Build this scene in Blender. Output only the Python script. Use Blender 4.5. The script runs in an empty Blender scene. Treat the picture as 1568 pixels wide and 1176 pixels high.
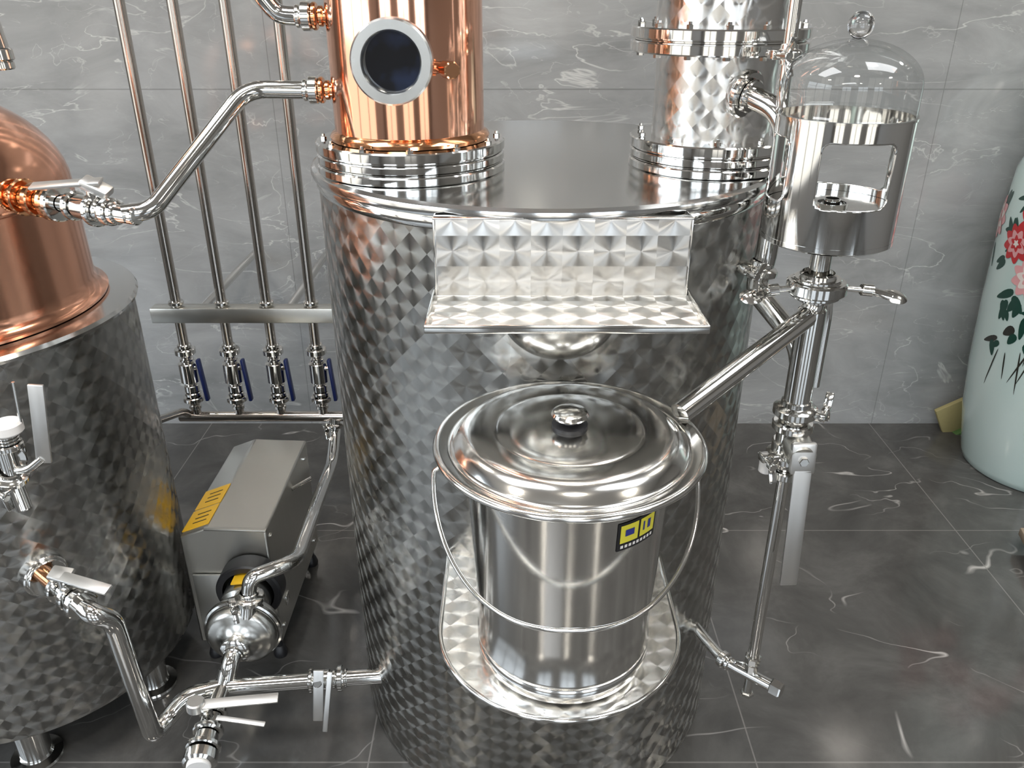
import bpy, bmesh, math, random
from mathutils import Vector, Matrix, Quaternion
random.seed(7)
V=Vector
D=bpy.data
COL=bpy.context.scene.collection
try:
    bpy.context.scene.view_settings.view_transform='Standard'
except Exception: pass

# ------------------------------------------------------------------ materials
def newmat(name):
    m=D.materials.new(name); m.use_nodes=True
    nt=m.node_tree; b=nt.nodes['Principled BSDF']
    return m,nt,b
def N(nt,t,**k):
    n=nt.nodes.new(t)
    for a,v in k.items(): setattr(n,a,v)
    return n
def math_(nt,op,a,b=None,c=None):
    n=nt.nodes.new('ShaderNodeMath'); n.operation=op
    for i,x in enumerate((a,b,c)):
        if x is None: continue
        if isinstance(x,(int,float)): n.inputs[i].default_value=x
        else: nt.links.new(x,n.inputs[i])
    return n.outputs[0]
def ramp(nt,fac,stops):
    r=nt.nodes.new('ShaderNodeValToRGB')
    e=r.color_ramp.elements
    while len(e)<len(stops): e.new(0.5)
    for i,(p,c) in enumerate(stops):
        e[i].position=p; e[i].color=c if len(c)==4 else (*c,1)
    nt.links.new(fac,r.inputs[0]); return r.outputs[0]
def metal(name,col,rough,streak=0.0,bump=0.0,scale=(40,40,3)):
    m,nt,b=newmat(name)
    b.inputs['Base Color'].default_value=(*col,1)
    b.inputs['Metallic'].default_value=1
    b.inputs['Roughness'].default_value=rough
    tc=N(nt,'ShaderNodeTexCoord'); mp=N(nt,'ShaderNodeMapping')
    mp.inputs['Scale'].default_value=scale
    nt.links.new(tc.outputs['Object'],mp.inputs[0])
    no=N(nt,'ShaderNodeTexNoise'); no.inputs['Scale'].default_value=1; no.inputs['Detail'].default_value=3
    nt.links.new(mp.outputs[0],no.inputs['Vector'])
    r=math_(nt,'MULTIPLY_ADD',no.outputs['Fac'],streak,rough-streak*.5)
    nt.links.new(r,b.inputs['Roughness'])
    if bump:
        bp=N(nt,'ShaderNodeBump'); bp.inputs['Strength'].default_value=bump; bp.inputs['Distance'].default_value=.002
        nt.links.new(no.outputs['Fac'],bp.inputs['Height']); nt.links.new(bp.outputs[0],b.inputs['Normal'])
    return m
def plain(name,col,rough=.5,metallic=0,spec=.5):
    m,nt,b=newmat(name)
    no=N(nt,'ShaderNodeTexNoise'); no.inputs['Scale'].default_value=30
    mx=N(nt,'ShaderNodeMixRGB'); mx.blend_type='MULTIPLY'; mx.inputs[0].default_value=.12
    mx.inputs[1].default_value=(*col,1); nt.links.new(no.outputs['Fac'],mx.inputs[2])
    nt.links.new(mx.outputs[0],b.inputs['Base Color'])
    b.inputs['Roughness'].default_value=rough; b.inputs['Metallic'].default_value=metallic
    return m
def swirl(name,mode,R=.4,p=.05,col=(.6,.6,.59),rough=.36,aniso=1.0,cone=.05,off=(0,0),diag=False):
    """engine-turned stainless sheet: grid of circular brushed shallow conical discs"""
    m,nt,b=newmat(name)
    b.inputs['Base Color'].default_value=(*col,1); b.inputs['Metallic'].default_value=1
    b.inputs['Anisotropic'].default_value=aniso
    tc=N(nt,'ShaderNodeTexCoord'); s=N(nt,'ShaderNodeSeparateXYZ')
    nt.links.new(tc.outputs['Object'],s.inputs[0]); x,y,z=s.outputs
    if mode=='cyl':
        U=math_(nt,'MULTIPLY',math_(nt,'ARCTAN2',y,x),R); W=z
    elif mode=='xz': U,W=x,z
    else: U,W=x,y
    q=.70710678
    if diag:
        U2=math_(nt,'MULTIPLY',math_(nt,'ADD',U,W),q); W2=math_(nt,'MULTIPLY',math_(nt,'SUBTRACT',U,W),q); U,W=U2,W2
    U=math_(nt,'ADD',math_(nt,'DIVIDE',U,p),100+off[0]); W=math_(nt,'ADD',math_(nt,'DIVIDE',W,p),100+off[1])
    a=math_(nt,'SUBTRACT',math_(nt,'FRACT',U),.5); bb=math_(nt,'SUBTRACT',math_(nt,'FRACT',W),.5)
    d=math_(nt,'SQRT',math_(nt,'ADD',math_(nt,'MULTIPLY',a,a),math_(nt,'MULTIPLY',bb,bb)))
    if diag:
        a2=math_(nt,'MULTIPLY',math_(nt,'ADD',a,bb),q); b2=math_(nt,'MULTIPLY',math_(nt,'SUBTRACT',a,bb),q); a,bb=a2,b2
    nb=math_(nt,'MULTIPLY',bb,-1)
    c=N(nt,'ShaderNodeCombineXYZ')
    if mode=='cyl':
        r=math_(nt,'SQRT',math_(nt,'ADD',math_(nt,'MULTIPLY',x,x),math_(nt,'MULTIPLY',y,y)))
        nt.links.new(math_(nt,'MULTIPLY',bb,math_(nt,'DIVIDE',y,r)),c.inputs[0])
        nt.links.new(math_(nt,'MULTIPLY',nb,math_(nt,'DIVIDE',x,r)),c.inputs[1])
        nt.links.new(a,c.inputs[2])
    elif mode=='xz':
        nt.links.new(nb,c.inputs[0]); nt.links.new(a,c.inputs[2])
    else:
        nt.links.new(nb,c.inputs[0]); nt.links.new(a,c.inputs[1])
    vn=N(nt,'ShaderNodeVectorMath'); vn.operation='NORMALIZE'
    nt.links.new(c.outputs[0],vn.inputs[0])
    nt.links.new(vn.outputs[0],b.inputs['Tangent'])
    no=N(nt,'ShaderNodeTexNoise'); no.inputs['Scale'].default_value=4; no.inputs['Detail'].default_value=3
    nt.links.new(tc.outputs['Object'],no.inputs['Vector'])
    rr=math_(nt,'MULTIPLY_ADD',no.outputs['Fac'],.24,rough-.12)
    nt.links.new(rr,b.inputs['Roughness'])
    bp=N(nt,'ShaderNodeBump'); bp.inputs['Strength'].default_value=1; bp.inputs['Distance'].default_value=1
    nt.links.new(math_(nt,'MULTIPLY',d,p*cone),bp.inputs['Height']); nt.links.new(bp.outputs[0],b.inputs['Normal'])
    return m

STEEL=metal('polished_stainless',(.73,.72,.695),.11,.06,.05,(9,9,9))
STEELM=metal('mirror_stainless',(.76,.75,.725),.075,.04,.08,(14,14,2))
BUCK=metal('bucket_stainless',(.79,.78,.755),.14,.06,.10,(22,22,1.2))
LIDM=metal('lid_stainless',(.82,.81,.785),.14,.04,.0,(8,8,8))
LIDTOP=metal('tank_lid_stainless',(.68,.68,.67),.13,.06,.02,(4,4,4))
BRUSH=metal('brushed_stainless',(.58,.57,.53),.34,.12,.05,(60,60,4))
LEVER=metal('satin_lever_steel',(.72,.71,.69),.38,.10)
PUMPM=metal('pump_casting_stainless',(.56,.55,.52),.24,.08,.03,(20,20,20))
PIPE=metal('pipe_stainless',(.58,.54,.50),.18,.06,.03,(9,9,3))
COPPER=metal('polished_copper',(.93,.50,.34),.10,.05,.14,(12,12,1.5))
COPPERD=metal('copper_dome',(.82,.42,.28),.15,.06,.05,(5,5,5))
BRASS=metal('copper_fitting',(.84,.42,.22),.12,.06)
RINGM=metal('satin_ring',(.70,.72,.72),.26,.08)
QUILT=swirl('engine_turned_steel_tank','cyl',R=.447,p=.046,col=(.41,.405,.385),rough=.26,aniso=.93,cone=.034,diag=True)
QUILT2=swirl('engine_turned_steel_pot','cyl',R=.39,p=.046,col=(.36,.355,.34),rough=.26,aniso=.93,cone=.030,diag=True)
QUILTC=swirl('engine_turned_steel_column','cyl',R=.108,p=.040,col=(.72,.71,.69),rough=.20,aniso=.93,cone=.03,diag=True)
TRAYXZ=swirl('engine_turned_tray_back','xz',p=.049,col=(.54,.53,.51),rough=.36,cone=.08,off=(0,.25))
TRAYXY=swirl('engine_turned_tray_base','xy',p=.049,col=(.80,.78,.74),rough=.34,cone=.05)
SHELFM=swirl('engine_turned_shelf','xy',p=.044,col=(.80,.79,.765),rough=.24,aniso=.93,cone=.02,diag=True)
WHITE=plain('white_plastic',(.8,.78,.76),.35)
BLACK=plain('black_rubber',(.015,.015,.017),.4)
BLUE=plain('blue_handle',(.006,.014,.08),.35)
YELLOW=plain('yellow_label',(.82,.48,.02),.4)
YEL2=plain('yellow_sticker',(.75,.68,.06),.3)
NAVY=plain('navy_print',(.03,.04,.25),.3)
def thin_glass(name,tint=(1,1,1)):
    m,nt,b=newmat(name); nt.nodes.remove(b)
    o=nt.nodes['Material Output']
    t=N(nt,'ShaderNodeBsdfTransparent'); t.inputs[0].default_value=(*tint,1)
    g=N(nt,'ShaderNodeBsdfGlossy'); g.inputs['Roughness'].default_value=.02
    lw=N(nt,'ShaderNodeLayerWeight'); lw.inputs[0].default_value=.5
    f=math_(nt,'MULTIPLY_ADD',math_(nt,'POWER',lw.outputs['Facing'],4.0),.65,.05)
    mx=N(nt,'ShaderNodeMixShader')
    nt.links.new(f,mx.inputs[0]); nt.links.new(t.outputs[0],mx.inputs[1]); nt.links.new(g.outputs[0],mx.inputs[2])
    nt.links.new(mx.outputs[0],o.inputs[0]); return m
GLASS=thin_glass('clear_glass',(.95,.96,.96))
m,nt,b=newmat('sight_glass_dark'); b.inputs['Roughness'].default_value=.02
b.inputs['Coat Weight'].default_value=1
tc=N(nt,'ShaderNodeTexCoord'); wv=N(nt,'ShaderNodeTexNoise'); wv.inputs['Scale'].default_value=22
nt.links.new(tc.outputs['Object'],wv.inputs['Vector'])
nt.links.new(ramp(nt,wv.outputs['Fac'],[(0.5,(.003,.004,.007)),(.75,(.015,.025,.06))]),b.inputs['Base Color'])
DARKGLASS=m

def wall_mat():
    m,nt,b=newmat('grey_marble_wall_tile')
    tc=N(nt,'ShaderNodeTexCoord'); s=N(nt,'ShaderNodeSeparateXYZ'); nt.links.new(tc.outputs['Object'],s.inputs[0])
    x,y,z=s.outputs
    mp=N(nt,'ShaderNodeMapping'); mp.inputs['Rotation'].default_value=(0,math.radians(50),0); mp.inputs['Scale'].default_value=(1.2,1.2,2.8)
    nt.links.new(tc.outputs['Object'],mp.inputs[0])
    n1=N(nt,'ShaderNodeTexNoise'); n1.inputs['Scale'].default_value=1.7; n1.inputs['Detail'].default_value=10; n1.inputs['Roughness'].default_value=.64; n1.inputs['Distortion'].default_value=.6
    nt.links.new(mp.outputs[0],n1.inputs['Vector'])
    base=ramp(nt,n1.outputs['Fac'],[(.26,(.205,.21,.21)),(.5,(.285,.29,.29)),(.74,(.375,.38,.38))])
    def vein(sc,wd,amt,det):
        n2=N(nt,'ShaderNodeTexNoise'); n2.inputs['Scale'].default_value=sc; n2.inputs['Detail'].default_value=det; n2.inputs['Distortion'].default_value=.9
        nt.links.new(mp.outputs[0],n2.inputs['Vector'])
        vv=math_(nt,'ABSOLUTE',math_(nt,'SUBTRACT',n2.outputs['Fac'],.5))
        v=ramp(nt,vv,[(0,(1,1,1)),(wd,(0,0,0))])
        n3=N(nt,'ShaderNodeTexNoise'); n3.inputs['Scale'].default_value=sc*1.5; nt.links.new(mp.outputs[0],n3.inputs['Vector'])
        return math_(nt,'MULTIPLY',v,math_(nt,'MULTIPLY',ramp(nt,n3.outputs['Fac'],[(.42,(0,0,0)),(.62,(1,1,1))]),amt))
    vm=math_(nt,'MAXIMUM',vein(1.5,.008,.6,5),vein(3.2,.007,.3,4))
    mx=N(nt,'ShaderNodeMixRGB'); nt.links.new(vm,mx.inputs[0]); nt.links.new(base,mx.inputs[1]); mx.inputs[2].default_value=(.64,.64,.62,1)
    sz=math_(nt,'ABSOLUTE',math_(nt,'SUBTRACT',math_(nt,'PINGPONG',math_(nt,'ADD',z,.002),1.36/1),1.36-.0))
    sz=math_(nt,'LESS_THAN',sz,.0022)
    xx=math_(nt,'FRACT',math_(nt,'DIVIDE',math_(nt,'ADD',x,20.06),2.4))
    sx=math_(nt,'LESS_THAN',xx,.0013)
    sm=math_(nt,'MAXIMUM',sz,sx)
    m2=N(nt,'ShaderNodeMixRGB'); nt.links.new(math_(nt,'MULTIPLY',sm,.45),m2.inputs[0]); nt.links.new(mx.outputs[0],m2.inputs[1]); m2.inputs[2].default_value=(.1,.1,.1,1)
    nt.links.new(m2.outputs[0],b.inputs['Base Color'])
    b.inputs['Roughness'].default_value=.10
    return m
def floor_mat():
    m,nt,b=newmat('dark_grey_marble_floor')
    tc=N(nt,'ShaderNodeTexCoord'); s=N(nt,'ShaderNodeSeparateXYZ'); nt.links.new(tc.outputs['Object'],s.inputs[0])
    x,y,z=s.outputs
    n1=N(nt,'ShaderNodeTexNoise'); n1.inputs['Scale'].default_value=3.5; n1.inputs['Detail'].default_value=9; n1.inputs['Roughness'].default_value=.65; n1.inputs['Distortion'].default_value=.5
    nt.links.new(tc.outputs['Object'],n1.inputs['Vector'])
    base=ramp(nt,n1.outputs['Fac'],[(.25,(.040,.039,.037)),(.5,(.072,.070,.067)),(.75,(.12,.117,.112))])
    def vein(scale,w,rot,amt,lo=.48,hi=.64):
        mp=N(nt,'ShaderNodeMapping'); mp.inputs['Rotation'].default_value=(0,0,rot); mp.inputs['Scale'].default_value=(1,1.8,1)
        nt.links.new(tc.outputs['Object'],mp.inputs[0])
        n2=N(nt,'ShaderNodeTexNoise'); n2.inputs['Scale'].default_value=scale; n2.inputs['Detail'].default_value=3.5; n2.inputs['Distortion'].default_value=.4
        nt.links.new(mp.outputs[0],n2.inputs['Vector'])
        vv=math_(nt,'ABSOLUTE',math_(nt,'SUBTRACT',n2.outputs['Fac'],.5))
        r=ramp(nt,vv,[(0,(1,1,1)),(w,(0,0,0))])
        n3=N(nt,'ShaderNodeTexNoise'); n3.inputs['Scale'].default_value=2.2; nt.links.new(mp.outputs[0],n3.inputs['Vector'])
        k=ramp(nt,n3.outputs['Fac'],[(lo,(0,0,0)),(hi,(1,1,1))])
        return math_(nt,'MULTIPLY',math_(nt,'MULTIPLY',r,k),amt)
    v=math_(nt,'MAXIMUM',vein(1.0,.0022,.9,.8),vein(1.6,.002,-.7,.45))
    mx=N(nt,'ShaderNodeMixRGB'); nt.links.new(v,mx.inputs[0]); nt.links.new(base,mx.inputs[1]); mx.inputs[2].default_value=(.6,.58,.56,1)
    sy=math_(nt,'LESS_THAN',math_(nt,'FRACT',math_(nt,'DIVIDE',math_(nt,'SUBTRACT',math_(nt,'ADD',y,18.8),1.39),.94)),.004)
    sx=math_(nt,'LESS_THAN',math_(nt,'FRACT',math_(nt,'DIVIDE',math_(nt,'ADD',x,18.8+.35),.94)),.004)
    m2=N(nt,'ShaderNodeMixRGB'); nt.links.new(math_(nt,'MULTIPLY',math_(nt,'MAXIMUM',sx,sy),.65),m2.inputs[0]); nt.links.new(mx.outputs[0],m2.inputs[1]); m2.inputs[2].default_value=(.22,.21,.2,1)
    nt.links.new(m2.outputs[0],b.inputs['Base Color'])
    b.inputs['Roughness'].default_value=.12
    return m
WALL=wall_mat(); FLOOR=floor_mat()
CEIL=plain('ceiling_paint',(.60,.595,.59),.8)
SIDE=plain('grey_side_wall_panel',(.19,.185,.18),.6)
FRAME=plain('dark_window_frame',(.03,.03,.032),.4)

# ------------------------------------------------------------------ mesh tools
def group(name,loc=(0,0,0)):
    e=D.objects.new(name,None); e.location=loc; e.empty_display_size=.1; COL.objects.link(e); return e
def addmesh(name,verts,faces,mats,parent=None,loc=(0,0,0),rot=None,ang=35,fm=None,smooth=True):
    me=D.meshes.new(name); me.from_pydata([tuple(v) for v in verts],[],faces)
    if not isinstance(mats,(list,tuple)): mats=[mats]
    for m in mats: me.materials.append(m)
    bm=bmesh.new(); bm.from_mesh(me); bmesh.ops.remove_doubles(bm,verts=bm.verts,dist=1e-6)
    if fm is None: bmesh.ops.recalc_face_normals(bm,faces=bm.faces)
    bm.to_mesh(me); bm.free()
    if fm:
        for i,p in enumerate(me.polygons):
            if i<len(fm): p.material_index=fm[i]
    if smooth:
        for p in me.polygons: p.use_smooth=True
        me.set_sharp_from_angle(angle=math.radians(ang))
    o=D.objects.new(name,me); COL.objects.link(o)
    o.location=loc
    if rot is not None: o.rotation_mode='QUATERNION'; o.rotation_quaternion=rot
    if parent:
        o.parent=parent; o.location=V(loc)-parent.location
    return o
def lathe_geo(prof,seg):
    vs=[];fs=[];rings=[]
    for r,h in prof:
        if r<1e-6: rings.append([len(vs)]); vs.append((0,0,h))
        else:
            rings.append(list(range(len(vs),len(vs)+seg)))
            for i in range(seg):
                a=2*math.pi*i/seg; vs.append((r*math.cos(a),r*math.sin(a),h))
    for A,B in zip(rings,rings[1:]):
        if len(A)==1 and len(B)==1: continue
        for i in range(seg):
            j=(i+1)%seg
            if len(A)==1: fs.append((A[0],B[j],B[i]))
            elif len(B)==1: fs.append((A[i],A[j],B[0]))
            else: fs.append((A[i],A[j],B[j],B[i]))
    return vs,fs
def quat(axis): return V((0,0,1)).rotation_difference(V(axis).normalized())
def lathe(name,prof,base,mat,parent,axis=(0,0,1),seg=64,ang=35):
    vs,fs=lathe_geo(prof,seg)
    ax=V(axis)
    rot=None if (ax-V((0,0,1))).length<1e-6 else quat(ax)
    return addmesh(name,vs,fs,mat,parent,base,rot,ang)
def cyl(name,p0,p1,r,mat,parent,seg=32,bev=None,r2=None):
    p0=V(p0);p1=V(p1);L=(p1-p0).length;b=bev if bev is not None else min(r*.15,L*.2)
    r2=r if r2 is None else r2
    return lathe(name,[(0,0),(r-b,0),(r,b),(r2,L-b),(r2-b,L),(0,L)],p0,mat,parent,(p1-p0).normalized(),seg)
def disc_stack(name,p,axis,items,mat,parent,seg=48):
    vs=[];fs=[]
    for h0,h1,r in items:
        b=min(.0025,(h1-h0)*.25)
        a,f=lathe_geo([(0,h0),(r-b,h0),(r,h0+b),(r,h1-b),(r-b,h1),(0,h1)],seg)
        n=len(vs); vs+=a; fs+=[tuple(i+n for i in q) for q in f]
    ax=V(axis); rot=None if (ax.normalized()-V((0,0,1))).length<1e-6 else quat(ax)
    return addmesh(name,vs,fs,mat,parent,p,rot)
def path(pts,bend):
    pts=[V(p) for p in pts]; out=[pts[0]]
    for i in range(1,len(pts)-1):
        a,b,c=pts[i-1],pts[i],pts[i+1]
        d=min(bend,(a-b).length*.48,(c-b).length*.48)
        s=b+(a-b).normalized()*d; e=b+(c-b).normalized()*d
        for k in range(11):
            t=k/10; out.append(s*(1-t)**2+b*2*t*(1-t)+e*t*t)
    out.append(pts[-1]); return out
def tube(name,pts,r,mat,parent,bend=.04,seg=24,closed=False,raw=False):
    P=[V(p) for p in pts] if raw else path(pts,bend)
    org=P[0].copy(); P=[p-org for p in P]
    n=len(P); T=[]
    for i in range(n):
        a=P[max(i-1,0)];b=P[min(i+1,n-1)]; T.append((b-a).normalized())
    up=V((0,0,1)) if abs(T[0].z)<.9 else V((1,0,0))
    x=T[0].cross(up).normalized(); vs=[];fs=[]
    for i in range(n):
        if i: 
            q=T[i-1].rotation_difference(T[i]); x=(q@x).normalized()
        y=T[i].cross(x).normalized()
        for k in range(seg):
            a=2*math.pi*k/seg; vs.append(P[i]+r*(x*math.cos(a)+y*math.sin(a)))
    for i in range(n-1):
        for k in range(seg):
            l=(k+1)%seg; fs.append((i*seg+k,i*seg+l,(i+1)*seg+l,(i+1)*seg+k))
    if not closed:
        fs.append(tuple(range(seg))[::-1]); fs.append(tuple(range((n-1)*seg,n*seg)))
    return addmesh(name,vs,fs,mat,parent,org,None,50)
def obox(name,c,dims,mat,parent,ax=(1,0,0),az=(0,0,1),bev=.003,taper=1):
    ax=V(ax).normalized(); az=V(az); az=(az-ax*az.dot(ax)).normalized(); ay=az.cross(ax)
    bm=bmesh.new(); bmesh.ops.create_cube(bm,size=1)
    for v in bm.verts:
        t=taper if v.co.x>0 else 1
        v.co=V((v.co.x*dims[0],v.co.y*dims[1]*t,v.co.z*dims[2]))
    if bev: bmesh.ops.bevel(bm,geom=bm.edges[:],offset=bev,segments=2,affect='EDGES',profile=.5)
    vs=[ax*v.co.x+ay*v.co.y+az*v.co.z for v in bm.verts]
    fs=[tuple(v.index for v in f.verts) for f in bm.faces]; bm.free()
    return addmesh(name,vs,fs,mat,parent,c)
def bar(name,p0,p1,w,th,mat,parent,normal=(0,-1,0),bev=.003,taper=1):
    p0=V(p0);p1=V(p1); return obox(name,(p0+p1)/2,((p1-p0).length,w,th),mat,parent,p1-p0,normal,bev,taper)
def bolts(name,c,axis,R,n,parent,mat=STEEL,r=.007,h0=-.012,h1=.012,ph=0):
    vs=[];fs=[]
    for i in range(n):
        a=2*math.pi*i/n+ph
        g,f=lathe_geo([(0,h0),(r,h0),(r,h0+.006),(r*.6,h0+.006),(r*.6,h1-.006),(r,h1-.006),(r,h1),(r*.55,h1+.001),(r*.5,h1+.005),(0,h1+.005)],6)
        k=len(vs); vs+=[(x+R*math.cos(a),y+R*math.sin(a),z) for x,y,z in g]; fs+=[tuple(j+k for j in q) for q in f]
    ax=V(axis); rot=None if (ax-V((0,0,1))).length<1e-6 else quat(ax)
    return addmesh(name,vs,fs,mat,parent,c,rot)
def clamp(name,p,axis,r,parent,mat=STEEL,side=None,k=1.7,wing=True):
    p=V(p);a=V(axis).normalized(); R=r*k; w=max(.007,r*.42)
    lathe(name,[(r*.95,-w*2.2),(r*1.08,-w*2.0),(r*1.12,-w*1.2),(R*.9,-w*.9),(R,-w*.55),(R,w*.55),(R*.9,w*.9),(r*1.12,w*1.2),(r*1.08,w*2.0),(r*.95,w*2.2)],p,mat,parent,a,40)
    if side is not None:
        s=V(side); s=(s-a*s.dot(a)).normalized(); t=a.cross(s).normalized()
        q=p+s*(R+.004)
        obox(name+'_lug',q,(.02,w*2.1,.014),mat,parent,s,a,.002)
        cyl(name+'_screw',q-t*.016+s*.004,q+t*.03+s*.004,.0035,mat,parent,12)
        if wing:
            e=q+t*.03+s*.004
            cyl(name+'_nut',e-t*.006,e+t*.008,.0075,mat,parent,16)
            for sg in (-1,1):
                bar(name+'_wing',e+a*sg*.004+t*.004,e+a*sg*.028+t*.014,.014,.004,mat,parent,t,.0015)

# ------------------------------------------------------------------ room
def slab(name,lo,hi,mat):
    lo=V(lo);hi=V(hi);c=(lo+hi)/2;d=hi-lo
    vs=[(x,y,z) for x in (-.5,.5) for y in (-.5,.5) for z in (-.5,.5)]
    vs=[(c.x+a*d.x,c.y+b*d.y,c.z+e*d.z) for a,b,e in vs]
    fs=[(0,1,3,2),(4,6,7,5),(0,4,5,1),(2,3,7,6),(0,2,6,4),(1,5,7,3)]
    return addmesh(name,vs,fs,mat,smooth=False)
X0,X1,Y0,Y1,ZC=-3.6,4.4,-4.2,3.1,3.3
slab('floor',(X0,Y0,-.1),(X1,Y1,0),FLOOR)
slab('wall_back',(X0,Y1,0),(X1,Y1+.15,ZC),WALL)
slab('wall_right',(X1,Y0,0),(X1+.15,Y1+.15,ZC),SIDE)
slab('ceiling',(X0-.15,Y0-.15,ZC),(X1+.15,Y1+.15,ZC+.1),CEIL)
def piece(lo,hi,mat,par,nm):
    lo=V(lo);hi=V(hi);c=(lo+hi)/2;d=hi-lo
    obox(nm,c,tuple(d),mat,par,bev=0)
wl=group('wall_left',(X0,0,0)); ly0,ly1=-2.2,1.6
piece((X0-.15,Y0,0),(X0,ly0,ZC),SIDE,wl,'pier_a'); piece((X0-.15,ly1,0),(X0,Y1+.15,ZC),SIDE,wl,'pier_b')
piece((X0-.15,ly0,0),(X0,ly1,.5),SIDE,wl,'sill'); piece((X0-.15,ly0,2.9),(X0,ly1,ZC),SIDE,wl,'head')
w=group('window_4',(X0-.07,(ly0+ly1)/2,1.7))
for yy in (ly0+.03,(ly0*2+ly1)/3,(ly0+2*ly1)/3,ly1-.03):
    piece((X0-.1,yy-.035,.5),(X0-.04,yy+.035,2.9),FRAME,w,'mullion')
for zz in (.53,2.1,2.87):
    piece((X0-.1,ly0,zz-.03),(X0-.04,ly1,zz+.03),FRAME,w,'transom')
wins=[(-3.2,-1.4),(-.4,1.2),(2.1,3.9)]
xs=[X0]+[v for w_ in wins for v in w_]+[X1]
fw=group('wall_front',(0,Y0,0))
for i in range(0,len(xs),2):
    piece((xs[i],Y0-.15,0),(xs[i+1],Y0,ZC),SIDE,fw,'pier_%d'%i)
for i,(a,b_) in enumerate(wins):
    piece((a,Y0-.15,0),(b_,Y0,.35),SIDE,fw,'sill_%d'%i)
    piece((a,Y0-.15,2.9),(b_,Y0,ZC),SIDE,fw,'head_%d'%i)
    w=group('window_%d'%(i+1),((a+b_)/2,Y0-.07,1.6))
    for xx in (a+.03,(a+b_)/2,b_-.03):
        piece((xx-.04,Y0-.1,.35),(xx+.04,Y0-.04,2.9),FRAME,w,'mullion')
    for zz in (.38,2.1,2.87):
        piece((a,Y0-.1,zz-.03),(b_,Y0-.04,zz+.03),FRAME,w,'transom')

# ------------------------------------------------------------------ main tank
TX,TY,TR=.062,1.70,.447
tank=group('stainless_distilling_tank',(TX,TY,0))
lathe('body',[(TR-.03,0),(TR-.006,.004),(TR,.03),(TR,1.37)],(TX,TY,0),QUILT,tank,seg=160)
lathe('lid',[(TR,1.366),(TR+.011,1.369),(TR+.013,1.376),(TR+.011,1.384),(TR+.004,1.389),(TR-.02,1.389),(0,1.391)],(TX,TY,0),LIDTOP,tank,seg=160)
lathe('lid_bead',[(TR+.001,1.345),(TR+.004,1.35),(TR+.004,1.362),(TR+.001,1.367)],(TX,TY,0),STEELM,tank,seg=160)
tx0,tx1=-.120,.277
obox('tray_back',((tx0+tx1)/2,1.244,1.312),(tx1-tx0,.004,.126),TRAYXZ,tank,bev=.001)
obox('tray_top_lip',((tx0+tx1)/2,1.252,1.375),(tx1-tx0+.004,.02,.003),STEEL,tank,bev=.001)
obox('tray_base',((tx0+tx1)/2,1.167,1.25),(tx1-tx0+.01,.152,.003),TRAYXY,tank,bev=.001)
obox('tray_front_lip',((tx0+tx1)/2,1.0915,1.2545),(tx1-tx0+.012,.003,.013),STEEL,tank,bev=.001)
for sx,xx in ((-1,tx0-.004),(1,tx1+.004)):
    obox('tray_side_lip',(xx,1.167,1.2555),(.003,.152,.012),STEEL,tank,bev=.001)
    obox('tray_side',(xx+(.003 if sx<0 else -.003),1.268,1.312),(.003,.05,.126),STEEL,tank,bev=.001)
bp_=[(.092*math.cos(math.pi/2*k/12),-.075*math.sin(math.pi/2*k/12)) for k in range(13)]
lathe('under_tray_bowl',[(.090,.0)]+bp_[:-1]+[(0,-.075)],(.073,1.19,1.248),PUMPM,tank,seg=64)
zs=.706; sx_,hw,sc=.08,.203,1.09
out=[]
for k in range(33):
    a=math.pi+math.pi*k/32
    out.append((sx_+hw*math.cos(a),sc+hw*math.sin(a)))
pl=out+[(sx_+hw,1.31),(sx_-hw,1.31)]
n=len(pl)
vs=[(x-sx_,y-sc,0) for x,y in pl]+[(x-sx_,y-sc,-.006) for x,y in pl]
fs=[tuple(range(n)),tuple(range(n,2*n))[::-1]]+[(i,(i+1)%n,(i+1)%n+n,i+n) for i in range(n)]
addmesh('bucket_shelf',vs,fs,SHELFM,tank,(sx_,sc,zs))
rim=[V((x,y,zs)) for x,y in [(sx_-hw,1.30)]+out+[(sx_+hw,1.30)]]
tube('bucket_shelf_edge',rim,.0042,STEEL,tank,raw=True,seg=10)

# ------------------------------------------------------------------ copper column
CX,CY=-.186,1.557
cc=group('copper_distillation_column',(CX,CY,1.39))
lathe('column',[(.135,1.43),(.135,2.35),(.13,2.36),(0,2.36)],(CX,CY,0),COPPER,cc,seg=96)
lathe('foot_bead',[(.135,1.444),(.143,1.446),(.145,1.452),(.141,1.458),(.135,1.462)],(CX,CY,0),BRASS,cc,seg=96)
FL=lambda r:[(1.390,1.4055,r),(1.4058,1.4082,r-.005),(1.4085,1.4235,r-.001),(1.4238,1.4262,r-.005),(1.4265,1.445,r)]
disc_stack('flanges',(CX,CY,0),(0,0,1),FL(.172),STEELM,cc,96)
bolts('flange_bolts',(CX,CY,1.437),(0,0,1),.158,12,cc,STEEL,.006,-.01,.012,.1)
lathe('sight_neck',[(.052,0),(.052,.05)],(CX-.003,1.445,1.588),COPPER,cc,(0,-1,0),48)
lathe('sight_ring',[(.044,.0),(.064,.0),(.065,.002),(.065,.028),(.062,.032),(.048,.032),(.045,.027),(.045,0.006)],(CX-.003,1.405,1.588),RINGM,cc,(0,-1,0),64)
lathe('sight_glass',[(0,.014),(.046,.014)],(CX-.003,1.405,1.588),DARKGLASS,cc,(0,-1,0),48)
cyl('sample_stub',(-.12,1.445,1.575),(-.098,1.395,1.575),.010,BRASS,cc,24)
cyl('sample_nut',(-.107,1.415,1.575),(-.094,1.385,1.575),.014,BRASS,cc,8)
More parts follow.
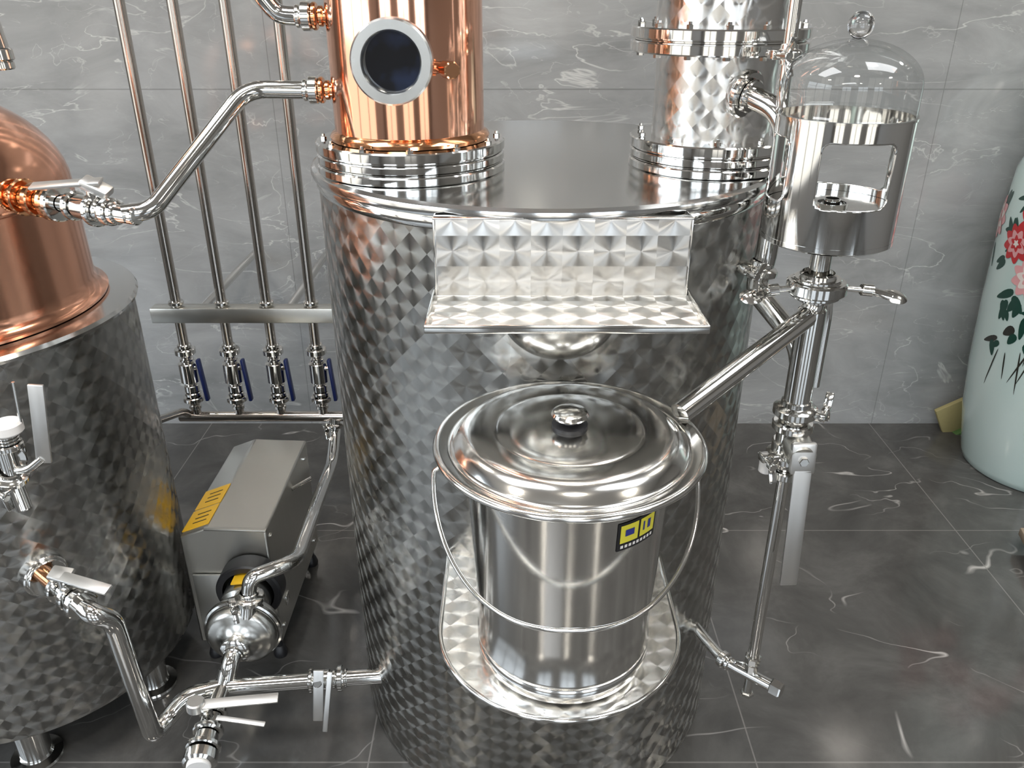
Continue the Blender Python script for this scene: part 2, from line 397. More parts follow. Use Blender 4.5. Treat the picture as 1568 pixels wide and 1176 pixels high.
for zz,nm in ((1.527,'reflux'),(1.648,'vapour')):
    cyl(nm+'_stub',(-.30,CY,zz),(-.335,CY,zz),.012,BRASS,cc,24)
    disc_stack(nm+'_nut',(-.325,CY,zz),(-1,0,0),[(0,.010,.017),(.012,.020,.023)],BRASS,cc,24)
    disc_stack(nm+'_union',(-.346,CY,zz),(-1,0,0),[(0,.018,.024),(.019,.028,.019)],STEEL,cc,20)

# ------------------------------------------------------------------ steel condenser column
KX,KY=.370,1.59
kc=group('steel_condenser_column',(KX,KY,1.39))
lathe('column_lower',[(.108,1.43),(.108,1.605)],(KX,KY,0),QUILTC,kc,seg=96)
lathe('column_upper',[(.114,1.63),(.114,2.35),(0,2.35)],(KX,KY,0),QUILTC,kc,seg=96)
disc_stack('base_flanges',(KX,KY,0),(0,0,1),FL(.148),STEELM,kc,96)
bolts('base_bolts',(KX,KY,1.438),(0,0,1),.133,10,kc,STEEL,.006,-.01,.014,.2)
disc_stack('mid_flanges',(KX,KY,0),(0,0,1),[(1.590,1.609,.157),(1.6093,1.6127,.150),(1.613,1.632,.157)],STEELM,kc,96)
bolts('mid_bolts',(KX,KY,1.612),(0,0,1),.142,14,kc,STEEL,.0065,-.028,.026,.1)

# ------------------------------------------------------------------ spirit safe / parrot
PX,PY=.500,1.285
sp=group('spirit_safe_parrot',(PX,PY,1.40))
def vessel():
    R,Ri,z0,z1=.1,.0975,1.335,1.522
    seg=192; zn=94
    wins=[(-math.pi/2-.06,.545),(math.pi-.03,.45),(math.pi/2-.3,.95)]
    zc,hz,cr=1.4475,.0465,.014
    def sd(a,z):
        best=1e9
        for w,half in wins:
            d=(a-w+math.pi)%(2*math.pi)-math.pi
            qx=abs(d*R)-(half*R-cr); qz=abs(z-zc)-(hz-cr)
            s=math.hypot(max(qx,0),max(qz,0))+min(max(qx,qz),0)-cr
            best=min(best,s)
        return best
    vs=[];fs=[]
    for i in range(seg):
        a=2*math.pi*i/seg
        for k in range(zn+1):
            z=z0+(z1-z0)*k/zn; vs.append((R*math.cos(a),R*math.sin(a),z))
    for i in range(seg):
        j=(i+1)%seg
        for k in range(zn):
            a=2*math.pi*(i+.5)/seg; z=z0+(z1-z0)*(k+.5)/zn
            if sd(a,z)>0: fs.append((i*(zn+1)+k,j*(zn+1)+k,j*(zn+1)+k+1,i*(zn+1)+k+1))
    from collections import Counter
    ec=Counter()
    for f in fs:
        for q in range(4): ec[frozenset((f[q],f[(q+1)%4]))]+=1
    bv=set(v for e,c in ec.items() if c==1 for v in e)
    nv=list(vs)
    for v in bv:
        x,y,z=vs[v]
        if abs(z-z0)<1e-6 or abs(z-z1)<1e-6: continue
        a=math.atan2(y,x)
        for _ in range(3):
            s=sd(a,z); e=1e-4
            ga=(sd(a+e/R,z)-sd(a-e/R,z))/(2*e); gz=(sd(a,z+e)-sd(a,z-e))/(2*e)
            g=ga*ga+gz*gz
            if g<1e-6: break
            a-=s*ga/g/R; z-=s*gz/g
        nv[v]=(R*math.cos(a),R*math.sin(a),z)
    used=sorted(set(v for f in fs for v in f)); mp={v:i for i,v in enumerate(used)}
    o=addmesh('vessel_wall',[nv[v] for v in used],[tuple(mp[v] for v in f) for f in fs],STEELM,sp,(PX,PY,0))
    md=o.modifiers.new('wall','SOLIDIFY'); md.thickness=.0025; md.offset=-1
vessel()
lathe('vessel_bottom',[(0,1.331),(.094,1.331),(.1005,1.335),(.1005,1.342),(.096,1.342),(0,1.342)],(PX,PY,0),STEELM,sp,seg=96)
lathe('vessel_rim',[(.0965,1.520),(.0965,1.5235),(.1015,1.5235),(.1015,1.520)],(PX,PY,0),STEEL,sp,seg=96)
lathe('inner_tray',[(.0,1.386),(.096,1.386),(.096,1.389),(0,1.389)],(PX,PY,0),STEEL,sp,seg=96)
lathe('inner_cup',[(.024,1.388),(.024,1.398),(.021,1.398),(.021,1.39)],(PX-.01,PY-.03,0),STEEL,sp,seg=40)
lathe('inner_tube',[(.012,1.389),(.012,1.404),(.010,1.404),(.010,1.39)],(PX-.01,PY-.03,0),STEEL,sp,seg=32)
prof=[(.0985,1.5235)]
for k in range(17):
    a=math.pi/2*k/16; prof.append((.0985*math.cos(a) if k<16 else .006,1.565+.063*math.sin(a)))
lathe('glass_bell',prof,(PX,PY,0),GLASS,sp,seg=96,ang=80)
lathe('glass_bell_lip',[(.0985,1.5235),(.1005,1.526),(.0985,1.529)],(PX,PY,0),GLASS,sp,seg=96)
kp=[(.010,1.624),(.009,1.629)]+[(.0185*math.sin(math.pi*(k/14)),1.646-.0185*math.cos(math.pi*k/14)) for k in range(3,15)]
m,nt,b=newmat('solid_glass'); b.inputs['Transmission Weight'].default_value=1; b.inputs['Roughness'].default_value=.01; b.inputs['IOR'].default_value=1.45
lathe('glass_knob',[(0,1.626)]+kp[1:],(PX,PY,0),m,sp,seg=40)
lathe('stem',[(.022,1.335),(.020,1.325),(.0165,1.318),(.0165,1.262)],(PX,PY,0),STEEL,sp,seg=40)
clamp('stem_clamp',(PX,PY,1.252),(0,0,1),.027,sp,STEELM,None)
disc_stack('stem_clamp_band',(PX,PY,1.252),(0,0,1),[(-.010,.010,.048),(-.017,-.011,.040),(.011,.016,.038)],STEEL,sp,48)
for s_,ex in ((-1,-.104),(1,.112)):
    cyl('clamp_screw',(PX+s_*.045,PY-.01,1.252),(PX+ex*.82,PY-.01,1.248),.005,STEEL,sp,16)
    cyl('clamp_nut',(PX+ex*.62,PY-.01,1.25),(PX+ex*.80,PY-.01,1.248),.010,STEEL,sp,20)
    lathe('clamp_wing',[(0,-.004),(.013,-.003),(.019,0),(.013,.003),(0,.004)],(PX+ex*1.08,PY-.025,1.243),STEEL,sp,(.1*s_,-.35,.9),24)
    bar('clamp_wing_arm',(PX+ex*.78,PY-.012,1.248),(PX+ex*1.03,PY-.03,1.243),.016,.006,STEEL,sp,(0,-.35,.9),.002)
tube('delivery_spout',[(PX,PY,1.245),(PX-.001,PY-.002,1.205),(.254,1.10,1.113)],.0175,STEELM,sp,bend=.045,seg=32)
tube('feed_pipe',[(.385,1.50,1.535),(.455,1.41,1.505),(.455,1.425,1.25),(.440,1.42,1.20),(PX-.005,PY+.02,1.14),(PX,PY,1.09)],.019,STEELM,sp,bend=.05,seg=32)
disc_stack('feed_ferrule',(.392,1.492,1.532),(.62,-.76,-.22),[(0,.008,.030),(.009,.020,.040),(.021,.030,.028)],STEEL,sp,40)
clamp('feed_clamp',(.446,1.422,1.235),(.2,0,1),.019,sp,STEEL,(-1,-.5,0))
clamp('top_clamp',(.43,1.375,1.60),(0,0,1),.012,sp,STEEL,(-1,-.4,0))
tube('sense_line',[(.43,1.375,1.9),(.43,1.375,1.55),(.440,1.40,1.515)],.010,STEEL,sp,bend=.03)
tube('return_line',[(PX+.03,PY+.03,1.245),(PX+.036,PY+.025,1.20),(PX+.034,PY+.02,1.06)],.009,STEEL,sp)
cyl('hydrometer_tube',(PX,PY,1.03),(PX,PY,1.215),.023,STEELM,sp,40)
clamp('tube_clamp',(PX,PY,1.022),(0,0,1),.024,sp,STEEL,(1,-.6,0),1.6)
disc_stack('valve_body',(PX,PY,.0),(0,0,1),[(.985,1.0,.036),(.960,.984,.026),(.925,.962,.031),(.905,.926,.022),(.89,.906,.034)],STEEL,sp,40)
clamp('valve_clamp_lower',(PX-.004,PY,.93),(0,0,1),.022,sp,STEEL,(-1,-.2,0),1.6)
cyl('valve_bonnet',(PX+.005,PY-.01,.965),(PX+.005,PY-.055,.955),.026,BRUSH,sp,32)
cyl('white_sleeve',(PX-.036,PY,.930),(PX-.036,PY,.895),.013,WHITE,sp,24)
bar('valve_lever_hub',(PX+.006,PY-.05,.985),(PX+.008,PY-.055,.925),.044,.014,LEVER,sp,(0,-1,0),.005)
bar('valve_lever',(PX+.008,PY-.058,.935),(PX+.018,PY-.062,.685),.032,.007,LEVER,sp,(0,-1,.25),.002)
cyl('valve_lever_bolt',(PX+.006,PY-.055,.953),(PX+.006,PY-.066,.953),.009,STEEL,sp,6)
tube('drop_pipe',[(PX,PY,.90),(PX,PY,.44)],.0115,STEELM,sp)
disc_stack('needle_valve',(PX,PY,0),(0,0,1),[(.43,.448,.017),(.405,.428,.014)],STEEL,sp,8)
tube('drain_tee_run',[(.405,1.455,.392),(.425,1.40,.392),(.455,1.325,.394),(.548,1.245,.394)],.0125,STEEL,sp,bend=.03)
disc_stack('drain_union',(.450,1.335,.394),(.55,-.8,0),[(0,.015,.019),(.018,.026,.016)],STEEL,sp,24)
cyl('drain_cap',(.535,1.256,.394),(.553,1.240,.394),.018,STEEL,sp,6)
cyl('drain_stub',(PX,PY,.40),(PX-.002,PY-.004,.345),.009,STEEL,sp,20)
disc_stack('drain_nut',(PX-.001,PY-.003,.352),(0,0,-1),[(0,.012,.014)],STEEL,sp,6)
bar('drain_tap',(PX-.02,PY-.01,.435),(PX-.045,PY-.02,.448),.010,.005,STEEL,sp)
disc_stack('tank_boss',(.398,1.418+.055,.392),(.35,-.94,0),[(0,.012,.026)],STEEL,sp,24)

# ------------------------------------------------------------------ bucket
BX,BY=.084,1.05
z0=zs+.0045
bk=group('stainless_bucket',(BX,BY,z0))
G=.018
lathe('pail',[(0,0),(.133,0),(.138,.003),(.140,.010),(.140,.022),(.137,.027),(.1405,.034),(.1405,.040),(.138,.046),(.140,.10),(.152,.335+G),(.154,.345+G),(.168,.352+G),(.184,.356+G),(.186,.359+G),(.182,.361+G)],(BX,BY,z0),BUCK,bk,seg=128)
lid=[(.160,.353),(.194,.3585),(.1985,.361),(.2,.365),(.197,.3695),(.190,.370),(.180,.3655),(.174,.3655),(.170,.370),(.164,.378),(.156,.3845),(.147,.388),(.138,.3885),(.112,.3885),(.109,.3880),(.106,.3888),(.103,.3895),(.085,.390),(.035,.391),(0,.391)]
lathe('bucket_lid',[(r,h+G) for r,h in lid],(BX,BY,z0),LIDM,bk,seg=128,ang=60)
kz=-.0175+G
lathe('knob_washer',[(.026,.405+kz),(.026,.413+kz),(.012,.416+kz),(.010,.42+kz)],(BX,BY,z0),BLACK,bk,seg=40)
lathe('lid_knob',[(.009,.411+kz),(.009,.420+kz),(.018,.422+kz),(.0265,.426+kz),(.0275,.429+kz),(.025,.433+kz),(.018,.4355+kz),(.0,.4370+kz)],(BX,BY,z0),STEEL,bk,seg=48)
hp=[]
ez=z0+.332
for k in range(49):
    ph=math.pi*k/48
    s_=math.sin(ph)
    hp.append(V((BX-.004-.197*math.copysign(abs(math.cos(ph))**.85,math.cos(ph)),BY-.185*s_,ez-.140*s_)))
hp=[V((BX-.158,BY+.005,ez+.012)),V((BX-.185,BY+.004,ez+.014))]+hp+[V((BX+.185,BY+.004,ez+.014)),V((BX+.158,BY+.005,ez+.012))]
tube('carry_handle',hp,.0036,STEEL,bk,raw=True,seg=12)
for s_ in (-1,1):
    obox('handle_ear',(BX+s_*.155,BY-.002,ez+.006),(.012,.03,.03),STEEL,bk,bev=.003)
    cyl('ear_loop',(BX+s_*.160,BY+.008,ez+.01),(BX+s_*.160,BY-.008,ez+.01),.008,STEEL,bk,20)
def patch(name,a0,a1,h0,h1,off,mat,nseg=14):
    vs=[];fs=[]
    for i in range(nseg+1):
        a=a0+(a1-a0)*i/nseg
        for h in (h0,h1):
            r=.140+(.152-.140)*(h-.10)/(.235+G)+off
            vs.append((r*math.cos(a),r*math.sin(a),h))
    for i in range(nseg): fs.append((2*i,2*i+2,2*i+3,2*i+1))
    addmesh(name,vs,fs,mat,bk,(BX,BY,z0))
A=-math.pi/2; g=.002
patch('label_black',A+.40,A+.88,.286+g,.333+g,.0008,BLACK)
patch('label_yellow_left',A+.43,A+.63,.299+g,.329+g,.0014,YEL2)
patch('label_yellow_right',A+.655,A+.85,.299+g,.329+g,.0014,YEL2)
patch('label_print_left',A+.48,A+.58,.310+g,.321+g,.002,NAVY,6)
patch('label_print_right',A+.69,A+.71,.308+g,.323+g,.002,NAVY,4)
patch('label_print_right_b',A+.75,A+.79,.308+g,.323+g,.002,NAVY,4)
for i in range(9):
    patch('label_text',A+.44+i*.046,A+.47+i*.046,.290+g,.295+g,.0014,WHITE,3)

# ------------------------------------------------------------------ reflux pipe work (left)
pp=group('reflux_pipe',(-.47,1.5,1.5))
tube('pipe',[(-.372,CY,1.527),(-.470,1.535,1.531),(-.612,1.385,1.352),(-.655,1.37,1.350)],.0155,STEELM,pp,bend=.035,seg=28)
vp=group('vapour_pipe',(-.45,1.55,1.66))
tube('pipe',[(-.372,CY,1.648),(-.405,1.555,1.650),(-.435,1.552,1.69),(-.44,1.55,2.3)],.0155,STEELM,vp,bend=.04,seg=28)

# ------------------------------------------------------------------ copper pot still (left)
QX,QY,QR=-1.250,1.685,.39
ps=group('copper_pot_still',(QX,QY,0))
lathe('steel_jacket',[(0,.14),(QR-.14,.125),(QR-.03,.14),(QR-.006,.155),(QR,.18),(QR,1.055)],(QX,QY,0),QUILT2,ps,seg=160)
lathe('jacket_lid',[(QR,1.05),(QR+.010,1.053),(QR+.012,1.060),(QR+.008,1.068),(0,1.070)],(QX,QY,0),LIDTOP,ps,seg=160)
cp=[(.340,1.070),(.342,1.076),(.330,1.082),(.322,1.092),(.318,1.11),(.316,1.30)]
for k in range(1,15):
    a=math.pi/2*k/15; cp.append((.316*math.cos(a),1.31+.215*math.sin(a)))
cp+=[(.06,1.53),(.055,1.60),(.055,2.3),(0,2.3)]
lathe('copper_helmet',cp,(QX,QY,0),COPPERD,ps,seg=128)
lathe('helmet_seam',[(.316,1.296),(.3185,1.299),(.3185,1.303),(.316,1.306)],(QX,QY,0),COPPERD,ps,seg=128)
for ang in (-.15,.9,1.9,3.0,4.1,-1.25):
    lx,ly=QX+.29*math.cos(ang),QY+.29*math.sin(ang)
    lathe('leg',[(0,0),(.058,0),(.060,.004),(.058,.010),(.038,.014),(.036,.02),(.036,.15)],(lx,ly,0),STEEL,ps,seg=40)
d=V((.886,-.463,0)).normalized(); o=V((-.935,1.526,1.347))
disc_stack('outlet_fittings',o,d,[(-.05,.03,.020),(.012,.020,.031),(.026,.042,.024),(.045,.054,.034),(.056,.075,.022),(.078,.094,.031),(.096,.120,.020),(.122,.136,.033)],BRASS,ps,36)
disc_stack('valve_body',o,d,[(.137,.150,.033),(.150,.195,.014),(.180,.192,.026),(.196,.236,.021),(.238,.250,.030),(.252,.262,.022),(.270,.285,.024),(.287,.300,.020),(.26,.345,.0155)],STEEL,ps,32)
q=o+d*.245
cyl('valve_bonnet',q,q+V((0,0,.038)),.012,STEEL,ps,20)
bar('valve_lever',q+V((.02,-.005,.050)),q+V((-.105,.0,.040)),.022,.006,LEVER,ps,(0,-.3,1),.002,1)
bar('valve_lever_head',q+V((-.015,0,.050)),q+V((.030,-.004,.028)),.028,.016,LEVER,ps,(0,-.3,1),.004)
tube('cooling_arm',[(-.895,1.50,2.2),(-.885,1.50,1.75),(-.868,1.50,1.60)],.016,STEEL,ps)
disc_stack('cooling_arm_nut',(-.868,1.50,1.60),(.05,0,-1),[(0,.02,.020),(.02,.034,.017)],STEEL,ps,20)
gd=V((.55,-.83,0)).normalized()
disc_stack('gauge_boss',V((-.992,1.390,.885)),gd,[(-.02,.02,.022),(.02,.032,.036),(.033,.055,.020),(.055,.067,.034)],STEEL,ps,32)
cyl('gauge_stem',(-.938,1.315,.84),(-.938,1.315,.93),.016,STEEL,ps,24)
disc_stack('gauge_thread',(-.925,1.310,.93),(0,0,1),[(0,.012,.026),(.013,.018,.022),(.019,.024,.022),(.025,.030,.022),(.031,.036,.022)],STEEL,ps,32)
cyl('gauge_white_cap',(-.918,1.310,.962),(-.918,1.310,.985),.027,WHITE,ps,32)
cyl('gauge_lower',(-.94,1.315,.86),(-.925,1.30,.80),.014,STEEL,ps,24)
clamp('gauge_clamp',(-.945,1.318,.865),(.3,-.3,1),.019,ps,STEEL,(-.4,-1,0))
bar('gauge_lever',(-.838,1.30,1.065),(-.862,1.30,.905),.026,.007,LEVER,ps,(.2,-1,0),.002)
tube('gauge_rod',[(-.862,1.30,.915),(-.90,1.305,.885),(-.94,1.315,.88)],.008,STEEL,ps)
tube('thin_rod',[(-.895,1.315,.97),(-.89,1.32,1.06)],.003,STEEL,ps)
o=V((-.985,1.385,.575)); d=V((.80,-.60,-.03)).normalized()
disc_stack('drain_boss',o,d,[(-.03,.006,.046),(.006,.014,.040)],STEEL,ps,40)
disc_stack('drain_copper',o,d,[(.012,.055,.018),(.05,.058,.026)],BRASS,ps,32)
disc_stack('drain_valve',o,d,[(.058,.072,.032),(.074,.10,.019),(.10,.115,.030),(.117,.124,.022),(.132,.15,.032)],STEEL,ps,32)
q=o+d*.088
cyl('drain_bonnet',q,q+V((0,0,.045)),.011,STEEL,ps,20)
bar('drain_lever',q+V((-.02,.0,.05)),q+V((.115,-.045,.045)),.024,.006,LEVER,ps,(0,-.3,1),.002)
bar('drain_lever_head',q+V((-.024,.004,.05)),q+V((.022,-.004,.047)),.032,.012,LEVER,ps,(0,-.3,1),.004)
e=o+d*.15

# ------------------------------------------------------------------ transfer pipe low level
tp=group('transfer_pipe',(-.68,1.44,.2))
tube('drain_riser',[e,e+d*.04,V((-.818,1.302,.53)),V((-.812,1.325,.165)),V((-.795,1.375,.170)),V((-.760,1.412,.2)),V((-.684,1.441,.2))],.0205,STEELM,tp,bend=.045,seg=32)
tube('run_to_tank',[V((-.70,1.437,.2)),V((-.30,1.475,.2))],.0185,STEELM,tp,seg=32)
dd=V((.4,.04,0)).normalized()
p=V((-.455,1.461,.2))
disc_stack('run_valve',p,dd,[(-.03,-.02,.030),(-.019,-.01,.022),(-.006,.02,.024),(.024,.034,.022),(.036,.050,.031),(.053,.060,.022)],STEEL,tp,32)
cyl('run_valve_bonnet',p,p+V((0,-.04,.03)),.011,STEEL,tp)
bar('run_valve_lever',p+V((.004,-.03,.060)),p+V((-.005,-.055,-.075)),.024,.006,LEVER,tp,(.1,-1,.3),.002)
bar('run_valve_lever_b',p+V((.03,-.03,.055)),p+V((.012,-.07,-.095)),.012,.005,LEVER,tp,(.1,-1,.3),.002)
cyl('tee_up',(-.684,1.441,.2),(-.675,1.462,.235),.0205,STEELM,tp,32)
tube('drain_branch',[(-.684,1.441,.2),(-.685,1.36,.195)],.0185,STEEL,tp)
disc_stack('drain_branch_valve',(-.685,1.37,.196),(.06,-1,-.12),[(0,.012,.032),(.014,.045,.024),(.045,.058,.034),(.06,.085,.026),(.087,.10,.038)],STEEL,tp,32)
cyl('drain_branch_cap',(-.679,1.268,.184),(-.676,1.235,.180),.037,STEEL,tp,28)
cyl('drain_branch_cap_insert',(-.677,1.24,.181),(-.6755,1.230,.179),.026,WHITE,tp,28)
cyl('drain_branch_bonnet',(-.684,1.34,.2),(-.684,1.335,.245),.012,STEEL,tp,20)
bar('drain_branch_lever',(-.70,1.338,.25),(-.53,1.365,.243),.024,.006,LEVER,tp,(0,-.3,1),.002)
bar('drain_branch_lever_b',(-.66,1.325,.225),(-.55,1.315,.215),.012,.005,LEVER,tp,(0,-.3,1),.002)
cyl('drain_branch_hub',(-.708,1.338,.236),(-.706,1.338,.262),.02,LEVER,tp,20)

# ------------------------------------------------------------------ centrifugal pump
pu=group('centrifugal_pump',(-.65,1.56,0))
VX,VY,VZ=-.664,1.552,.262
lathe('volute',[(0,-.045),(.08,-.045),(.086,-.036),(.088,-.02),(.091,-.018),(.091,-.010),(.087,-.008),(.088,.004),(.084,.016),(.074,.024),(.060,.026),(.052,.030),(.036,.038),(.031,.046),(.028,.056)],(VX,VY,VZ),PUMPM,pu,(0,-1,-.05),72,ang=40)
lathe('volute_band',[(.089,-.022),(.094,-.020),(.095,-.014),(.094,-.008),(.089,-.006)],(VX,VY,VZ),STEEL,pu,(0,-1,-.05),72)
tube('suction_elbow',[(VX,VY-.04,VZ),(VX-.003,1.468,VZ-.006),(-.677,1.452,.215)],.021,STEELM,pu,bend=.03)
clamp('suction_clamp',(VX-.001,VY-.056,VZ-.003),(0,-1,-.05),.021,pu,STEEL,None)
cyl('discharge_neck',(-.640,VY-.01,VZ+.06),(-.632,VY,VZ+.115),.020,STEEL,pu)
clamp('discharge_clamp',(-.632,VY+.002,.370),(.03,0,1),.021,pu,STEEL,(-1,-.6,0))
prof=[(-.852,.075),(-.852,.425),(-.782,.452),(-.628,.446),(-.628,.075)]
n=len(prof); vs=[(x+.74,y-1.95,z) for y in (1.72,2.18) for x,z in prof]
fs=[tuple(range(n))[::-1],tuple(range(n,2*n))]+[(i,(i+1)%n,(i+1)%n+n,i+n) for i in range(n)]
hb=addmesh('motor_housing',vs,fs,BRUSH,pu,(-.74,1.95,0),ang=8)
bv=hb.modifiers.new('b','BEVEL'); bv.width=.005; bv.segments=2; bv.limit_method='ANGLE'; bv.angle_limit=.3
obox('roof_edge',(-.704,1.718,.4505),(.158,.012,.006),BRUSH,pu,(1,0,-.035),(0,0,1),.0015)
obox('front_plate',(-.74,1.714,.20),(.19,.006,.22),BRUSH,pu,bev=.002)
lathe('motor_guard',[(.066,0),(.082,0),(.084,.004),(.084,.05),(.080,.055),(.066,.055)],(VX-.012,1.715,VZ+.03),BLACK,pu,(0,-1,0),48)
cyl('motor_nose',(VX-.012,1.73,VZ+.03),(VX-.012,1.61,VZ+.02),.060,PUMPM,pu,48)
obox('nose_label',(VX-.018,1.655,VZ+.0865),(.045,.05,.004),YELLOW,pu,(1,0,.1),(0,0,1),.001)
cyl('motor_shaft',(VX,1.70,VZ+.01),(VX,1.58,VZ),.030,PUMPM,pu,32)
sl=V((.07,0,.027))
for i,yy in enumerate((1.785,1.882)):
    obox('warning_label',(-.815,yy,.4400),(.078,.090,.0015),YELLOW,pu,sl,(0,0,1),0)
    for k,dy in enumerate((-.02,0,.02)):
        obox('label_text',(-.812,yy+dy,.4425),(.04,.003,.0008),BLACK,pu,sl,(0,0,1),0)
for x,y in ((-.83,1.75),(-.65,1.75),(-.83,2.15),(-.65,2.15)):
    lathe('foot',[(0,0),(.018,0),(.02,.01),(.014,.03),(.01,.035),(.01,.08)],(x,y,0),BLACK,pu,seg=20)
obox('side_clip',(-.626,1.80,.16),(.006,.03,.03),STEEL,pu,bev=.002)
for yy in (1.75,2.13):
    for zz in (.11,.41):
        cyl('screw',(-.629,yy,zz),(-.624,yy,zz),.006,STEEL,pu,8)
dp=group('pump_discharge_pipe',(-.58,1.9,.4))
tube('pipe',[(-.631,VY+.002,.385),(-.622,VY+.006,.428),(-.548,1.60,.432),(-.535,1.66,.41),(-.545,1.87,.393),(-.582,2.28,.305),(-.600,2.44,.33),(-.600,2.452,.384)],.0185,STEELM,dp,bend=.05,seg=28)
clamp('pipe_clamp',(-.600,2.447,.352),(0,.1,1),.017,dp,STEEL,(-1,-.5,0))
tube('level_rod',[(-.63,1.98,.40),(-.585,2.03,.405)],.006,STEEL,dp)

# ------------------------------------------------------------------ wall pipe manifold
mf=group('wall_pipe_manifold',(-.86,2.45,.4))
MY=2.45
tube('manifold_header',[(-1.12,MY,.384),(-.50,MY,.384)],.0175,PIPE,mf)
tube('tank_link',[(-1.13,2.05,.56),(-1.06,2.12,.54),(-1.085,2.40,.43),(-1.085,2.45,.39)],.013,PIPE,mf,bend=.05)
for i,xx in enumerate((-1.062,-.918,-.777,-.636)):
    tube('riser_%d'%i,[(xx,MY,.40),(xx,MY,3.29)],.0155,PIPE,mf,seg=20)
    disc_stack('shutoff_valve_%d'%i,(xx,MY,0),(0,0,1),[(.415,.43,.020),(.445,.462,.034),(.465,.478,.026),(.48,.505,.024),(.515,.585,.030),(.59,.60,.022),(.615,.635,.033),(.637,.65,.022)],STEEL,mf,32)
    bar('shutoff_handle_%d'%i,(xx+.040,MY-.01,.60),(xx+.050,MY-.01,.45),.022,.012,BLUE,mf,(1,0,.1),.004)
    cyl('shutoff_stem_%d'%i,(xx,MY-.01,.565),(xx+.04,MY-.01,.57),.008,STEEL,mf,16)
    disc_stack('riser_collar_%d'%i,(xx,MY,0),(0,0,1),[(.785,.798,.024)],STEEL,mf,20)
obox('support_bar',(-.84,MY,.755),(.60,.05,.05),BRUSH,mf,bev=.004)
cyl('support_bracket_l',(-1.0,MY,.755),(-1.0,3.1,.755),.014,STEEL,mf)
cyl('support_bracket_r',(-.72,MY,.755),(-.72,3.1,.755),.014,STEEL,mf)

# ------------------------------------------------------------------ porcelain floor vase
m,nt,b=newmat('celadon_porcelain')
no=N(nt,'ShaderNodeTexNoise'); no.inputs['Scale'].default_value=3
nt.links.new(ramp(nt,no.outputs['Fac'],[(.3,(.46,.60,.58)),(.7,(.56,.67,.65))]),b.inputs['Base Color'])
b.inputs['Roughness'].default_value=.12; b.inputs['Coat Weight'].default_value=.5
VXc,VYc=2.055,2.77
vz=group('porcelain_floor_vase',(VXc,VYc,0))
vprof=[(.255,.0),(.262,.006),(.268,.03),(.30,.20),(.318,.40),(.329,.65),(.335,.95),(.325,1.12),(.28,1.26),(.20,1.35),(.165,1.42),(.17,1.5),(.22,1.58),(.235,1.60),(.225,1.60),(.16,1.5),(.155,1.42)]
lathe('vase_body',[(0,0)]+vprof,(VXc,VYc,0),m,vz,seg=128,ang=60)
def vr(z):
    for (r0,a),(r1,b_) in zip(vprof,vprof[1:]):
        if a<=z<=b_: return r0+(r1-r0)*(z-a)/(b_-a)
    return .3
RED=plain('red_petal_glaze',(.50,.03,.035),.2); PINK=plain('pink_petal_glaze',(.72,.36,.37),.2)
CREAM=plain('cream_petal_glaze',(.78,.70,.66),.2); LEAF=plain('green_leaf_glaze',(.012,.055,.04),.2); TWIG=plain('brown_twig_glaze',(.03,.03,.025),.2)
dv=[];df=[];dm=[]
def leafshape(a,z,L,W,th,mi,off):
    n=14; c0=len(dv); R=vr(z)
    pts=[]
    for i in range(n):
        t=2*math.pi*i/n; lx=L*.5*math.cos(t)+L*.5; ly=W*.5*math.sin(t)*(1-.35*math.cos(t))
        pts.append((lx,ly))
    pts=[(L*.5,0)]+pts
    for lx,ly in pts:
        u=lx*math.cos(th)-ly*math.sin(th); w=lx*math.sin(th)+ly*math.cos(th)
        zz=z+w; aa=a+u/R; rr=vr(zz)+off
        dv.append((rr*math.cos(aa),rr*math.sin(aa),zz))
    for i in range(n): df.append((c0,c0+1+i,c0+1+(i+1)%n)); dm.append(mi)
def flower(a,z,S,mi):
    for ring,(k,sc,mm,of) in enumerate(((9,1,mi,.0016),(7,.7,1 if mi==0 else 2,.0022),(6,.42,mi,.0028),(5,.2,2,.0034))):
        for i in range(k):
            leafshape(a,z,S*sc,S*sc*.62,2*math.pi*i/k+ring*.4,mm,of+.00008*i)
rnd=random.Random(3)
fc=[(3.45,.98,.085,0),(3.95,.86,.075,0),(3.52,.80,.075,1),(4.4,.93,.09,0),(4.1,1.06,.06,1),(3.25,.9,.07,0),(4.75,.80,.07,1),(5.2,.95,.09,0),(3.75,.72,.05,0),(2.7,.95,.08,1),(3.32,1.10,.05,0),(3.72,.90,.06,2)]
for a,z,S,mi in fc:
    for i in range(8):
        th=rnd.uniform(0,6.28); leafshape(a+math.cos(th)*S*2.2,z+math.sin(th)*S*.8-.03,S*rnd.uniform(.7,1.2),S*rnd.uniform(.25,.42),th,3,.001+.0000*i)
    flower(a,z,S,mi)
for i in range(55):
    a=rnd.uniform(3.1,5.4); z=rnd.uniform(.54,.76)
    leafshape(a,z,rnd.uniform(.04,.085),rnd.uniform(.018,.036),rnd.uniform(3.6,5.6),3 if rnd.random()<.8 else 4,.0009+i*.00001)
for i in range(14):
    leafshape(rnd.uniform(3.1,5.2),rnd.uniform(.52,.62),rnd.uniform(.1,.18),.006,rnd.uniform(4.3,5.1),4,.0012)
addmesh('painted_peonies',dv,df,[RED,PINK,CREAM,LEAF,TWIG],vz,(VXc,VYc,0),fm=dm,smooth=True)

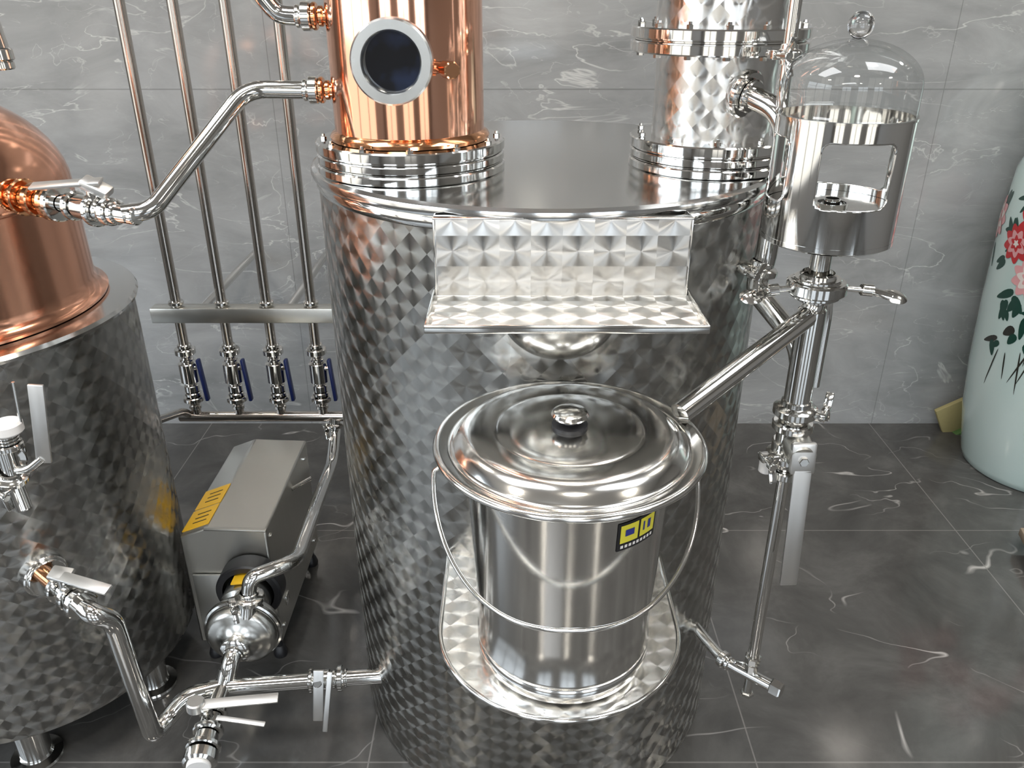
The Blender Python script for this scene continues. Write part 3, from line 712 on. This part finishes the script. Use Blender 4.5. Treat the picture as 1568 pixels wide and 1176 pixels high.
BAM=plain('woven_bamboo',(.36,.31,.14),.6); GRN=plain('green_trim',(.07,.15,.04),.5); WOOD=plain('pale_wood',(.34,.27,.2),.5)
bs=group('bamboo_tray',(1.95,3.02,0))
obox('woven_panel',(1.95,3.03,.10),(.34,.02,.20),BAM,bs,(1,0,.55),(0,-.1,1),.004)
obox('green_edge',(1.95,3.015,.045),(.36,.03,.014),GRN,bs,(1,0,.55),(0,-.1,1),.003)
st=group('wooden_plinth',(1.85,2.05,0))
obox('plinth_top',(1.86,2.06,.055),(.42,.30,.03),WOOD,st,(1,-.25,0),(0,0,1),.006)
obox('plinth_base',(1.86,2.06,.02),(.36,.24,.04),WOOD,st,(1,-.25,0),(0,0,1),.004)

# ------------------------------------------------------------------ lights
def area(name,loc,rot,sx,sy,e,col=(1,1,1),shape='RECTANGLE'):
    l=D.lights.new(name,'AREA'); l.energy=e; l.color=col; l.shape=shape; l.size=sx
    if shape=='RECTANGLE': l.size_y=sy
    ob=D.objects.new(name,l); ob.location=loc; ob.rotation_euler=rot; COL.objects.link(ob); return ob
for x in (-2.0,0.2,2.4):
    for y in (-2.4,-.2,2.0):
        area('ceiling_downlight',(x,y,3.28),(0,0,0),.30,0,20,(1,.93,.82),'DISK')
for i,x in enumerate((-1.0,1.5)):  # unseen overhead fill lamps, added to brighten the wall and room
    area('overhead_fill_light',(x,.9,3.27),(0,0,0),1.4,.7,42,(.96,.98,1))
area('overhead_fill_light',(-1.0,-2.2,3.27),(0,0,0),1.4,.7,40,(.96,.98,1))  # one more added fill lamp, out of view behind the camera
w=D.worlds.new('daylight'); bpy.context.scene.world=w; w.use_nodes=True
bg=w.node_tree.nodes['Background']
tc=N(w.node_tree,'ShaderNodeTexCoord'); sp_=N(w.node_tree,'ShaderNodeSeparateXYZ')
w.node_tree.links.new(tc.outputs['Generated'],sp_.inputs[0])
cr=ramp(w.node_tree,sp_.outputs[2],[(0.0,(.25,.24,.22)),(.03,(.6,.65,.70)),(.35,(.80,.90,1.0))])
w.node_tree.links.new(cr,bg.inputs[0]); bg.inputs[1].default_value=6.5

cam=D.cameras.new('camera'); co=D.objects.new('camera',cam); COL.objects.link(co)
co.location=(0,0,1.7); co.rotation_euler=(math.radians(64),0,0)
cam.sensor_width=36; cam.lens=36*1260/1568; cam.clip_start=.05
bpy.context.scene.camera=co
